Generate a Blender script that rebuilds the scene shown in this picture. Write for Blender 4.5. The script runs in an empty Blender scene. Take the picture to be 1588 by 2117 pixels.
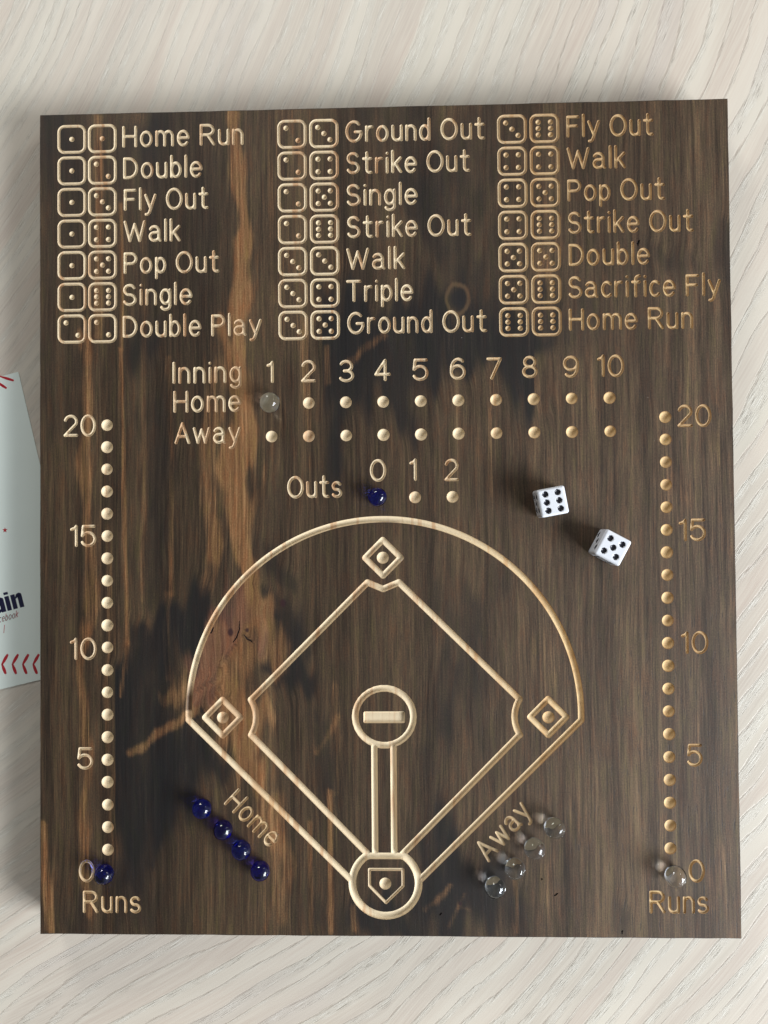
import bpy, bmesh, math, random
import numpy as np
from mathutils import Vector, Matrix, Euler

random.seed(7)
scene = bpy.context.scene
COL = scene.collection

# ------------------------------------------------------------------ camera, world, lamps
S = 0.00024                 # one board unit in metres (board 0.344 m wide, 0.411 m high)
W, H = 1434.0, 1712.3       # board width and height in board units
LIFT = 0.0005               # the board rests on the score card that is tucked under it
T = LIFT + 78.0 * S         # height of the board's top face over the table
cam = bpy.data.cameras.new("camera")
cam.sensor_width = 36.0
cam.lens = 1590.0 / 2117.0 * 36.0
cam.clip_start, cam.clip_end = 0.01, 20.0
camo = bpy.data.objects.new("camera", cam)
camo.location = (47.9 * S, -17.06 * S, T + 1588.8 * S)
camo.rotation_euler = (0.01772, 0.028758, -0.008464)
COL.objects.link(camo)
scene.camera = camo

world = bpy.data.worlds.new("World")
scene.world = world
world.use_nodes = True
wn = world.node_tree
bg = wn.nodes["Background"]
wtc = wn.nodes.new("ShaderNodeTexCoord")
wsep = wn.nodes.new("ShaderNodeSeparateXYZ")
wn.links.new(wtc.outputs["Generated"], wsep.inputs[0])
wdot = wn.nodes.new("ShaderNodeVectorMath"); wdot.operation = 'DOT_PRODUCT'
wdot.inputs[1].default_value = (0.86, -0.46, 0.22)
wn.links.new(wtc.outputs["Generated"], wdot.inputs[0])
wmr = wn.nodes.new("ShaderNodeMapRange")
wmr.inputs[1].default_value = -1.0; wmr.inputs[2].default_value = 1.0
wn.links.new(wdot.outputs["Value"], wmr.inputs[0])
wrp = wn.nodes.new("ShaderNodeValToRGB")
wrp.color_ramp.elements[0].color = (0.90, 0.88, 0.84, 1)
wrp.color_ramp.elements[1].color = (4.2, 4.8, 5.6, 1)
_e = wrp.color_ramp.elements.new(0.74); _e.color = (0.92, 0.92, 0.90, 1)
wn.links.new(wmr.outputs[0], wrp.inputs[0])
wn.links.new(wrp.outputs[0], bg.inputs[0])
bg.inputs[1].default_value = 0.175

def window_lamp(name, az, el, dist, sx, sy, power, col):
    d = Vector((math.cos(el) * math.cos(az), math.cos(el) * math.sin(az), math.sin(el)))
    l = bpy.data.lights.new(name, 'AREA')
    l.shape = 'RECTANGLE'; l.size = sx; l.size_y = sy; l.energy = power; l.color = col
    o = bpy.data.objects.new(name, l)
    o.location = d * dist
    z = d; x = Vector((0, 0, 1)).cross(z).normalized(); y = z.cross(x)
    o.rotation_euler = Matrix((x, y, z)).transposed().to_euler()
    COL.objects.link(o)
R_ = math.radians
window_lamp("window_light", R_(-28), R_(26), 2.3, 1.30, 0.95, 90.0, (0.93, 0.97, 1.02))
window_lamp("side_window_light", R_(33), R_(24), 1.8, 0.25, 0.45, 3.0, (1.0, 0.98, 0.94))
window_lamp("far_window_light", R_(112), R_(24), 1.5, 0.40, 0.30, 7.5, (1.0, 0.99, 0.97))

scene.view_settings.view_transform = 'Standard'
scene.view_settings.look = 'None'
scene.view_settings.exposure = 0.0
scene.view_settings.gamma = 1.0
scene.render.engine = 'CYCLES'
cy = scene.cycles
cy.use_denoising = True
cy.max_bounces = 10; cy.diffuse_bounces = 3; cy.glossy_bounces = 4; cy.transmission_bounces = 8
cy.caustics_refractive = True; cy.caustics_reflective = False
cy.sample_clamp_indirect = 25.0
cy.blur_glossy = 0.3

# ------------------------------------------------------------------ measured layout (board units, y down)
TEXTS = [('Home Run', 'word', 174.8, 69.5, 431.9, 69.5), ('Double', 'word', 176.7, 136.5, 344.8, 136.5), ('Fly Out', 'word', 177.6, 203.5, 357.3, 203.5), ('Walk', 'word', 177.4, 270.5, 298.3, 270.5), ('Pop Out', 'word', 177.3, 337.5, 379.7, 337.5), ('Single', 'word', 176.1, 404.5, 322.8, 404.5), ('Double Play', 'word', 174.9, 471.5, 468.4, 471.5), ('Ground Out', 'word', 645.3, 69.5, 936.2, 69.5), ('Strike Out', 'word', 647.8, 136.5, 904.9, 136.5), ('Single', 'word', 647.3, 203.5, 795.4, 203.5), ('Strike Out', 'word', 647.8, 270.5, 906.1, 270.5), ('Walk', 'word', 645.3, 337.5, 768.1, 337.5), ('Triple', 'word', 644.8, 404.5, 784.5, 404.5), ('Ground Out', 'word', 646.3, 471.5, 935.9, 471.5), ('Fly Out', 'word', 1104.0, 69.5, 1283.1, 69.5), ('Walk', 'word', 1104.2, 136.5, 1225.2, 136.5), ('Pop Out', 'word', 1104.3, 203.5, 1304.4, 203.5), ('Strike Out', 'word', 1105.5, 270.5, 1361.5, 270.5), ('Double', 'word', 1105.6, 337.5, 1271.8, 337.5), ('Sacrifice Fly', 'word', 1104.8, 404.5, 1415.3, 404.5), ('Home Run', 'word', 1103.9, 471.5, 1357.4, 471.5), ('Inning', 'word', 279.8, 570.0, 425.2, 570.0), ('Home', 'word', 281.2, 630.7, 423.9, 630.7), ('Away', 'word', 283.4, 696.4, 423.5, 696.4), ('Outs', 'word', 518.9, 811.5, 633.5, 811.5), ('1', 'num', 477.4, 570.8, 492.6, 570.8), ('2', 'num', 549.1, 570.4, 580.4, 570.4), ('3', 'num', 628.8, 571.0, 660.0, 571.0), ('4', 'num', 702.2, 570.1, 736.3, 570.1), ('5', 'num', 781.1, 570.6, 813.7, 570.6), ('6', 'num', 858.4, 569.7, 891.3, 569.7), ('7', 'num', 934.2, 570.3, 966.0, 570.3), ('8', 'num', 1007.3, 568.3, 1039.0, 568.3), ('9', 'num', 1091.1, 569.0, 1123.7, 569.0), ('10', 'num', 1160.8, 568.1, 1216.0, 568.1), ('0', 'num', 690.9, 778.7, 725.0, 778.7), ('1', 'num', 773.0, 777.5, 789.0, 777.5), ('2', 'num', 844.8, 779.3, 874.7, 779.3), ('20', 'num', 48.9, 678.1, 118.1, 678.1), ('15', 'num', 62.5, 909.0, 117.7, 909.0), ('10', 'num', 62.2, 1144.3, 118.3, 1144.3), ('5', 'num', 77.7, 1371.1, 110.8, 1371.1), ('0', 'num', 80.0, 1603.4, 113.1, 1603.4), ('20', 'num', 1322.6, 673.3, 1391.8, 673.3), ('15', 'num', 1322.0, 906.9, 1376.7, 906.9), ('10', 'num', 1323.0, 1136.3, 1378.0, 1136.3), ('5', 'num', 1331.6, 1364.6, 1362.7, 1364.6), ('0', 'num', 1330.9, 1598.1, 1363.9, 1598.1), ('Runs', 'word', 88.7, 1666.6, 210.4, 1666.6), ('Runs', 'word', 1251.4, 1660.8, 1370.6, 1660.8), ('Home', 'word', 384.8, 1442.4, 480.6, 1535.3), ('Away', 'word', 925.5, 1561.1, 1017.8, 1459.5)]
DICE_MARKS = [(67.3, 52.5, 1), (132.3, 52.5, 1), (67.3, 119.5, 1), (132.3, 119.5, 2), (67.3, 186.5, 1), (132.3, 186.5, 3), (67.3, 253.5, 1), (132.3, 253.5, 4), (67.3, 320.5, 1), (132.3, 320.5, 5), (67.3, 387.5, 1), (132.3, 387.5, 6), (67.3, 454.5, 2), (132.3, 454.5, 2), (533.5, 52.5, 2), (600.5, 52.5, 3), (533.5, 119.5, 2), (600.5, 119.5, 4), (533.5, 186.5, 2), (600.5, 186.5, 5), (533.5, 253.5, 2), (600.5, 253.5, 6), (533.5, 320.5, 3), (600.5, 320.5, 3), (533.5, 387.5, 3), (600.5, 387.5, 4), (533.5, 454.5, 3), (600.5, 454.5, 5), (991.8, 52.5, 3), (1058.8, 52.5, 6), (991.8, 119.5, 4), (1058.8, 119.5, 4), (991.8, 186.5, 4), (1058.8, 186.5, 5), (991.8, 253.5, 4), (1058.8, 253.5, 6), (991.8, 320.5, 5), (1058.8, 320.5, 5), (991.8, 387.5, 5), (1058.8, 387.5, 6), (991.8, 454.5, 6), (1058.8, 454.5, 6)]
HOLES = [(141.0, 1539.7), (141.0, 1493.2), (141.0, 1446.8), (141.0, 1400.4), (141.0, 1354.0), (141.0, 1307.5), (141.0, 1261.1), (141.0, 1214.7), (141.0, 1168.2), (141.0, 1121.8), (141.0, 1075.4), (141.0, 1028.9), (141.0, 982.5), (141.0, 936.1), (141.0, 889.6), (141.0, 843.2), (141.0, 796.8), (141.0, 750.4), (141.0, 703.9), (141.0, 657.5), (1295.5, 1533.0), (1295.7, 1486.8), (1295.8, 1440.6), (1295.9, 1394.4), (1296.0, 1348.2), (1296.2, 1302.0), (1296.3, 1255.8), (1296.4, 1209.6), (1296.6, 1163.4), (1296.7, 1117.2), (1296.8, 1071.0), (1297.0, 1024.8), (1297.1, 978.6), (1297.2, 932.4), (1297.3, 886.2), (1297.5, 840.0), (1297.6, 793.8), (1297.7, 747.6), (1297.9, 701.4), (1298.0, 655.2), (487.3, 686.0), (564.9, 616.9), (564.9, 685.7), (642.5, 616.5), (642.5, 685.4), (720.0, 616.2), (720.0, 685.1), (797.6, 615.8), (797.6, 684.8), (875.2, 615.5), (875.2, 684.5), (952.8, 615.1), (952.8, 684.2), (1030.4, 614.8), (1030.4, 683.9), (1107.9, 614.4), (1107.9, 683.6), (1185.5, 614.1), (1185.5, 683.3), (783.7, 814.7), (861.4, 814.5), (716, 939), (382.3, 1267), (1052.3, 1267.3), (716, 1606.5)]
BLUE = [(706.8, 814.1), (342.4, 1448.9), (385.1, 1492.0), (422.6, 1532.6), (461.6, 1574.6), (139.0, 1583.3)]
CLEAR = [(486.8, 617.3), (1058.6, 1484.7), (1017.8, 1526.0), (977.5, 1566.3), (937.7, 1603.8), (1298.1, 1580.4)]
DIE_POS = [(1056.3, 827.7), (1173.3, 920.1)]
DARK = [(407.3, 1116.0, 373.7, 1163.9, 3.2, 0.95), (374.7, 1163.9, 368.6, 1183.8, 3.5, 1.0), (368.6, 1184.8, 346.3, 1196.7, 4, 1.0), (346.3, 1196.7, 323.0, 1210.7, 3.2, 0.95), (422.5, 1096.1, 443.6, 1112.2, 2.5, 0.6), (468.1, 1039.3, 483.1, 1069.4, 9, 0.7), (488.0, 1084.4, 482.7, 1134.3, 12, 0.7), (467.5, 1144.2, 482.5, 1169.2, 9, 0.7), (453.3, 984.2, 483.3, 1024.4, 9, 0.6), (463.8, 914.1, 523.8, 984.6, 14, 0.5), (489.8, 783.8, 498.7, 974.5, 10, 0.35), (391.6, 1223.8, 361.2, 1253.7, 5, 0.6), (376.6, 1203.8, 320.9, 1243.6, 5, 0.7), (306.5, 1053.5, 250.6, 1093.3, 14, 0.6), (337.0, 1013.5, 316.6, 1053.5, 8, 0.45), (732.6, 8.6, 812.5, 81.7, 40, 0.5), (917.6, 114.5, 933.4, 33.7, 45, 0.55), (821.3, 213.7, 929.6, 387.3, 55, 0.65), (628.1, 454.9, 758.9, 453.0, 34, 0.95), (657.4, 574.4, 757.7, 585.9, 40, 0.85), (622.7, 503.3, 617.6, 795.1, 16, 0.8), (828.8, 476.3, 1027.8, 509.5, 38, 0.95), (999.7, 539.1, 1018.9, 589.4, 26, 1.0), (1118.1, 430.7, 1167.4, 441.5, 30, 0.4), (1277.5, 333.3, 1292.3, 338.6, 16, 0.45), (1326.8, 332.2, 1341.5, 339.5, 16, 0.4), (1422.7, 296.0, 1424.7, 356.0, 16, 0.6), (728.5, 484.8, 687.8, 544.6, 20, 0.5), (264.2, 69.1, 48.0, 74.5, 40, 0.35), (37.7, 22.8, 26.8, 677.6, 30, 0.45), (223.1, 68.2, 211.7, 476.8, 26, 0.5), (232.1, 477.1, 240.8, 982.8, 26, 0.55), (345.9, 122.2, 354.5, 479.0, 26, 0.35), (220.0, 1123.3, 326.6, 1073.6, 26, 0.95), (181.3, 1183.3, 180.8, 1383.2, 22, 0.9), (209.7, 1203.4, 240.0, 1223.5, 40, 0.7), (219.2, 1403.2, 259.8, 1383.2, 55, 0.95), (188.8, 1443.0, 203.6, 1572.3, 32, 0.8), (315.5, 1338.3, 360.7, 1373.2, 20, 0.7), (317.7, 1273.5, 361.4, 1208.8, 9, 1.0), (478.2, 1046.4, 523.3, 1072.6, 20, 0.6), (482.6, 1154.2, 562.7, 1184.4, 20, 0.85), (522.9, 1124.5, 543.2, 1094.6, 16, 0.6), (582.1, 1263.9, 593.0, 1432.4, 16, 0.5), (858.2, 1036.5, 881.3, 1205.1, 34, 0.5), (846.8, 1185.2, 819.1, 1481.3, 22, 0.4), (818.1, 1589.4, 866.7, 1657.7, 42, 0.85), (668.6, 1693.3, 757.8, 1695.6, 24, 0.85), (906.5, 1628.1, 877.4, 1579.3, 40, 0.7), (974.9, 1666.9, 955.9, 1608.3, 30, 0.6), (924.3, 1343.3, 932.5, 1046.8, 24, 0.35), (559.5, 1649.7, 619.1, 1678.8, 20, 0.4), (66.7, 1672.3, 218.4, 1681.3, 26, 0.5), (1194.4, 1699.6, 1199.5, 1680.1, 14, 0.5), (1070.3, 1087.1, 1157.2, 1205.7, 40, 0.2), (994.8, 788.8, 1014.7, 779.1, 14, 0.3), (1161.4, 889.7, 1171.1, 899.7, 12, 0.3), (953.1, 967.5, 962.8, 987.5, 22, 0.35), (1412.8, 1088.7, 1411.3, 1479.8, 14, 0.3), (1244.8, 552.7, 1264.1, 582.8, 30, 0.25), (679.9, 281.8, 689.0, 403.4, 26, 0.3), (566.3, 643.7, 565.4, 784.5, 14, 0.4)]
AMBER = [(417.9, 6.1, 424.8, 256.5, 16, 0.75), (423.8, 256.5, 425.7, 480.1, 16, 0.8), (405.4, 479.8, 424.3, 742.8, 26, 0.95), (416.2, 742.7, 428.3, 943.9, 26, 1.0), (428.3, 943.9, 453.0, 1044.2, 26, 0.9), (442.9, 1044.2, 462.6, 1124.2, 38, 0.8), (392.3, 1073.9, 361.6, 1163.8, 34, 0.75), (346.4, 1183.8, 331.1, 1223.7, 14, 0.7), (401.8, 1203.9, 421.2, 1343.3, 44, 0.75), (441.3, 1343.3, 480.6, 1482.1, 34, 0.5), (480.6, 1482.1, 499.5, 1679.6, 26, 0.4), (421.6, 1263.7, 481.8, 1283.7, 20, 0.5), (320.9, 1233.6, 382.2, 1073.9, 10, 0.6), (125.5, 4.2, 122.6, 475.4, 9, 0.5), (93.8, 475.0, 104.1, 1082.6, 14, 0.5), (89.9, 1082.6, 97.1, 1662.2, 11, 0.55), (171.4, 190.2, 172.8, 496.5, 4, 0.55), (170.7, 496.5, 183.5, 1113.1, 4, 0.6), (183.5, 1113.1, 169.0, 1223.3, 4, 0.5), (220.8, 170.7, 216.3, 1022.9, 7, 0.35), (272.9, 518.4, 277.2, 1013.2, 6, 0.35), (266.1, 1013.1, 265.5, 1183.5, 8, 0.3), (191.1, 1338.3, 325.9, 1255.6, 9, 0.65), (250.1, 1233.5, 321.0, 1221.7, 16, 0.4), (285.7, 1203.6, 321.1, 1183.7, 20, 0.3), (3.8, 1483.3, 20.0, 1707.3, 9, 0.6), (144.3, 881.4, 145.6, 1711.5, 10, 0.3), (647.7, 528.9, 723.6, 474.6, 9, 0.5), (602.6, 503.0, 607.1, 573.7, 7, 0.5), (557.6, 441.7, 566.0, 684.0, 8, 0.35), (519.8, 13.7, 515.6, 683.4, 18, 0.15), (354.3, 539.8, 362.7, 933.4, 18, 0.45), (373.0, 883.2, 342.0, 1023.6, 12, 0.3), (498.1, 1074.5, 512.6, 1174.3, 8, 0.3), (560.7, 1481.9, 563.2, 1703.8, 5, 0.5), (603.0, 1422.5, 603.0, 1703.5, 6, 0.55), (649.0, 1659.0, 653.7, 1703.2, 7, 0.45), (617.6, 1204.4, 621.0, 1422.5, 8, 0.25), (562.5, 1204.3, 576.6, 1343.3, 8, 0.2), (622.1, 1264.0, 576.6, 1343.3, 5, 0.3), (797.7, 1658.1, 847.5, 1608.8, 6, 0.4), (847.5, 1608.8, 817.5, 1648.2, 6, 0.3), (876.9, 1628.3, 846.7, 1692.1, 5, 0.4), (866.8, 1652.8, 891.3, 1662.5, 4, 0.3), (981.5, 1598.4, 982.3, 1705.9, 4, 0.6), (1025.9, 1086.9, 1059.2, 1185.8, 16, 0.25), (1361.0, 663.7, 1398.7, 753.3, 24, 0.25), (1320.5, 752.5, 1318.1, 910.8, 30, 0.25), (1381.3, 1538.2, 1384.3, 1654.8, 22, 0.4), (1280.3, 1480.1, 1287.4, 1655.3, 24, 0.2), (1044.7, 1568.8, 1072.7, 1676.1, 22, 0.25), (489.2, 12.9, 492.0, 400.1, 8, 0.25), (1039.9, 328.9, 1058.3, 449.8, 20, 0.35), (937.6, 1481.0, 919.4, 1343.3, 10, 0.2), (619.9, 199.4, 628.4, 422.6, 10, 0.25), (744.4, 966.1, 751.5, 1284.0, 16, 0.15), (1097.3, 1284.3, 1098.4, 1578.3, 18, 0.15), (937.2, 608.4, 945.2, 788.3, 12, 0.2)]
REDDISH = [(394.4, 1058.9, 351.6, 1153.8, 26, 0.9), (462.7, 1114.2, 452.5, 1134.2, 14, 0.6), (351.6, 1153.8, 329.1, 1208.7, 14, 0.8), (422.9, 1024.1, 432.8, 1044.1, 20, 0.3)]
CRACKS = [[(417.6, 1068.1), (417.5, 1084.1), (411.4, 1102.0), (404.3, 1112.0)], [(427.5, 1097.1), (433.5, 1105.1), (443.6, 1111.2)], [(364.0, 1080.8), (357.9, 1092.8)], [(1245.6, 292.6), (1246.5, 297.6), (1248.6, 289.7)], [(1250.5, 289.7), (1247.4, 300.7)], [(1059.6, 1629.3), (1063.6, 1626.4), (1066.5, 1624.4)], [(1196.3, 1704.5), (1194.4, 1700.6), (1197.3, 1699.6)], [(825.2, 1669.7), (830.2, 1665.8)], [(1034.5, 1596.2), (1035.5, 1595.2)]]
KNOTS = [(874.5, 403.5, 24), (399.3, 1091.0, 9), (433.6, 1087.1, 6), (868.8, 1646.0, 4), (508.4, 1031.5, 9)]


# ------------------------------------------------------------------ node helper
class NT:
    def __init__(self, name):
        self.m = bpy.data.materials.new(name)
        self.m.use_nodes = True
        self.t = self.m.node_tree
        self.p = self.t.nodes["Principled BSDF"]
    def n(self, k): return self.t.nodes.new(k)
    def put(self, v, s):
        if isinstance(v, bpy.types.NodeSocket): self.t.links.new(v, s)
        elif v is not None:
            if hasattr(s.default_value, '__len__') and not hasattr(v, '__len__'): v = (v,) * len(s.default_value)
            if hasattr(v, '__len__') and len(v) == 3 and len(s.default_value) == 4: v = (*v, 1)
            s.default_value = v
    def math(self, op, a, b=None, c=None, clamp=False):
        n = self.n("ShaderNodeMath"); n.operation = op; n.use_clamp = clamp
        self.put(a, n.inputs[0]); self.put(b, n.inputs[1]); self.put(c, n.inputs[2])
        return n.outputs[0]
    def mix(self, f, a, b, mode='MIX'):
        n = self.n("ShaderNodeMix"); n.data_type = 'RGBA'; n.blend_type = mode
        self.put(f, n.inputs[0]); self.put(a, n.inputs[6]); self.put(b, n.inputs[7])
        return n.outputs[2]
    def ss(self, v, lo, hi, a=0.0, b=1.0):
        n = self.n("ShaderNodeMapRange"); n.interpolation_type = 'SMOOTHSTEP'
        self.put(v, n.inputs[0]); n.inputs[1].default_value = lo; n.inputs[2].default_value = hi
        n.inputs[3].default_value = a; n.inputs[4].default_value = b
        return n.outputs[0]
    def vec(self, x, y, z=0.0):
        n = self.n("ShaderNodeCombineXYZ"); self.put(x, n.inputs[0]); self.put(y, n.inputs[1]); self.put(z, n.inputs[2])
        return n.outputs[0]
    def noise(self, v, scale=1.0, detail=3.0, rough=0.5, dist=0.0):
        n = self.n("ShaderNodeTexNoise"); self.put(v, n.inputs["Vector"])
        n.inputs["Scale"].default_value = scale; n.inputs["Detail"].default_value = detail
        n.inputs["Roughness"].default_value = rough; n.inputs["Distortion"].default_value = dist
        return n.outputs[0]
    def ramp(self, v, stops, mode='LINEAR'):
        n = self.n("ShaderNodeValToRGB"); r = n.color_ramp; r.interpolation = mode
        while len(r.elements) < len(stops): r.elements.new(0.5)
        for e, (p, c) in zip(r.elements, stops):
            e.position = p; e.color = (c, c, c, 1) if not hasattr(c, '__len__') else (*c, 1)
        self.put(v, n.inputs[0]); return n.outputs[0]
    def bump(self, h, strength, dist):
        n = self.n("ShaderNodeBump"); n.inputs["Strength"].default_value = strength; n.inputs["Distance"].default_value = dist
        self.put(h, n.inputs["Height"]); self.t.links.new(n.outputs[0], self.p.inputs["Normal"])
    def set(self, **k):
        for a, v in k.items(): self.put(v, self.p.inputs[a.replace('_', ' ')])
        return self.m
    def xy(self):
        """object coordinates in board units: x right, y up"""
        tc = self.n("ShaderNodeTexCoord"); sp = self.n("ShaderNodeSeparateXYZ")
        self.t.links.new(tc.outputs["Object"], sp.inputs[0])
        return self.math('MULTIPLY', sp.outputs[0], 1 / S), self.math('MULTIPLY', sp.outputs[1], 1 / S), self.math('MULTIPLY', sp.outputs[2], 1 / S)

# ------------------------------------------------------------------ materials
def stained_wood():
    k = NT("dark_stained_wood")
    x, y, z = k.xy()
    at = k.n("ShaderNodeAttribute"); at.attribute_name = "stain"
    sp = k.n("ShaderNodeSeparateColor"); k.t.links.new(at.outputs[0], sp.inputs[0])
    dark, amber, window_haze = sp.outputs[0], sp.outputs[1], sp.outputs[2]
    # grain lines wander slowly and bend round the knots
    wv = k.noise(k.vec(k.math('MULTIPLY', x, .004), k.math('MULTIPLY', y, .0011), z), 1, 2, .5)
    xx = k.math('ADD', x, k.math('MULTIPLY', k.math('SUBTRACT', wv, .5), 24))
    xx = k.math('ADD', xx, k.math('MULTIPLY', dark, 9))
    fine = k.noise(k.vec(k.math('MULTIPLY', xx, .24), k.math('MULTIPLY', y, .0060), k.math('MULTIPLY', z, .1)), 1, 5, .78)
    mid = k.noise(k.vec(k.math('MULTIPLY', xx, .075), k.math('MULTIPLY', y, .0017), 4.0), 1, 4, .62)
    wide = k.noise(k.vec(k.math('MULTIPLY', xx, .017), k.math('MULTIPLY', y, .0006), 9.0), 1, 3, .55)
    mott = k.noise(k.vec(k.math('MULTIPLY', x, .026), k.math('MULTIPLY', y, .0062), 2.0), 1, 4, .62)
    speck = k.noise(k.vec(k.math('MULTIPLY', x, .5), k.math('MULTIPLY', y, .32), 2.0), 1, 3, .7)
    v = k.math('ADD', k.math('MULTIPLY', fine, .80), k.math('ADD', k.math('MULTIPLY', mid, .42), k.math('MULTIPLY', wide, .46)))
    v = k.math('ADD', v, k.math('MULTIPLY', k.math('SUBTRACT', speck, .5), .42))
    v = k.math('SUBTRACT', v, .345)
    base = k.ramp(v, [(.26, (.015, .0095, .006)), (.40, (.038, .0235, .0135)), (.52, (.068, .043, .0245)), (.65, (.122, .076, .038)), (.82, (.20, .130, .066))])
    seam = k.ramp(k.math('MULTIPLY', k.math('ADD', x, W / 2), 1 / W), [(0, .80), (.062, .98), (.086, .72), (.113, .95), (.165, .70), (.24, .86), (.30, 1.02), (.385, .84), (.417, .74), (.455, .92), (.56, 1.0), (.722, 1.10), (.80, 1.0), (.905, 1.12)], 'CONSTANT')  # tone of each glued strip; left ones darkened further to paint a vignette
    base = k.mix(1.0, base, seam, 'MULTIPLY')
    rm = k.math('ADD', k.math('SUBTRACT', k.math('MULTIPLY', mid, .5), .25), k.math('SUBTRACT', k.math('MULTIPLY', fine, .5), .25))
    am = k.ss(k.math('ADD', amber, k.math('MULTIPLY', rm, 1.3)), .12, .80)
    av = k.ramp(v, [(.30, (.075, .034, .014)), (.5, (.20, .098, .040)), (.72, (.40, .225, .10))])
    c = k.mix(k.math('MULTIPLY', am, k.math('SUBTRACT', 1.0, k.math('MULTIPLY', window_haze, .4))), base, av)
    at2 = k.n("ShaderNodeAttribute"); at2.attribute_name = "cut"
    s2 = k.n("ShaderNodeSeparateColor"); k.t.links.new(at2.outputs[0], s2.inputs[0])
    rf = k.ss(k.math('ADD', s2.outputs[2], rm), .2, .7)
    c = k.mix(k.math('MULTIPLY', rf, .62), c, k.ramp(v, [(.3, (.05, .020, .014)), (.7, (.22, .10, .065))]))
    # where the stain went in blue-black; it stops dead at some glue lines between the strips
    def cut_off(d, x0, x1, ya, yb, keep):
        a_ = k.math('MULTIPLY', k.math('GREATER_THAN', x, x0 - W / 2), k.math('LESS_THAN', x, x1 - W / 2))
        b_ = k.math('MULTIPLY', k.ss(y, H / 2 - yb - 20, H / 2 - yb + 20), k.ss(y, H / 2 - ya + 20, H / 2 - ya - 20))
        return k.math('MULTIPLY', d, k.math('SUBTRACT', 1.0, k.math('MULTIPLY', k.math('MULTIPLY', a_, b_), 1 - keep)))
    dark = cut_off(dark, 100, 157, 1160, 1800, .2)
    dark = cut_off(dark, 556, 594, 400, 840, .15)
    dark = cut_off(dark, 1032, 1090, 520, 660, .1)
    dm = k.ss(k.math('ADD', k.math('ADD', dark, k.math('MULTIPLY', k.math('SUBTRACT', mott, .5), .62)), k.math('MULTIPLY', rm, 1.5)), .10, 1.02)
    dk = k.ramp(v, [(.3, (.0050, .0052, .0062)), (.6, (.0115, .0108, .0112)), (.85, (.040, .031, .024))])
    dm = k.math('MULTIPLY', dm, k.math('SUBTRACT', 1.0, k.math('MULTIPLY', am, .65)))
    c = k.mix(k.math('MULTIPLY', dm, .90), c, dk)
    # knots: dark eye with pale rings
    for (kx, ky, kr) in KNOTS:
        dx = k.math('SUBTRACT', x, kx - W / 2); dy = k.math('SUBTRACT', y, H / 2 - ky)
        d = k.math('DIVIDE', k.math('SQRT', k.math('ADD', k.math('MULTIPLY', dx, dx), k.math('MULTIPLY', k.math('MULTIPLY', dy, dy), .62))), kr)
        d = k.math('ADD', d, k.math('MULTIPLY', k.math('SUBTRACT', mott, .5), .9))
        big = kr > 20
        c = k.mix(k.math('MULTIPLY', k.ss(d, .95, .35), .75 if big else .9), c, (.012, .012, .014) if big else (.03, .012, .014))
        if big:
            ring = k.math('MULTIPLY', k.ss(d, .72, .95), k.ss(d, 1.25, 1.0))
            c = k.mix(k.math('MULTIPLY', ring, .6), c, (.12, .072, .036))
    hv = k.noise(k.vec(k.math('MULTIPLY', xx, .06), k.math('MULTIPLY', y, .01), 21.0), 1, 4, .7)
    c = k.mix(1.0, c, k.ramp(hv, [(.32, (1.16, .95, .84)), (.5, (1, 1, 1)), (.68, (.98, 1.08, .88))]), 'MULTIPLY')
    dust = k.noise(k.vec(k.math('MULTIPLY', x, .16), k.math('MULTIPLY', y, .16), 31.0), 1, 1, .5)
    c = k.mix(k.ss(dust, .835, .86, 0, .6), c, (.5, .48, .44))
    # open pores, best seen on the right
    po = k.noise(k.vec(k.math('MULTIPLY', xx, .42), k.math('MULTIPLY', y, .026), 7.0), 1, 2, .5)
    pm = k.math('MULTIPLY', k.ss(po, .62, .70), k.math('ADD', .35, k.math('MULTIPLY', window_haze, .5)))
    c = k.mix(pm, c, (.014, .010, .009))
    # window sheen painted into the colour: paler, greyer brown towards the lower right
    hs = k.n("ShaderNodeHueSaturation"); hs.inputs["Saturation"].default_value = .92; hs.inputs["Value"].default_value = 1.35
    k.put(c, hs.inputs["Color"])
    c = k.mix(window_haze, c, hs.outputs[0])
    k.bump(k.math('SUBTRACT', k.math('MULTIPLY', fine, .8), pm), .35, .00012)
    rg = k.math('ADD', .43, k.math('MULTIPLY', fine, .22))
    return k.set(Base_Color=c, Roughness=rg, Specular_IOR_Level=.34)

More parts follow.
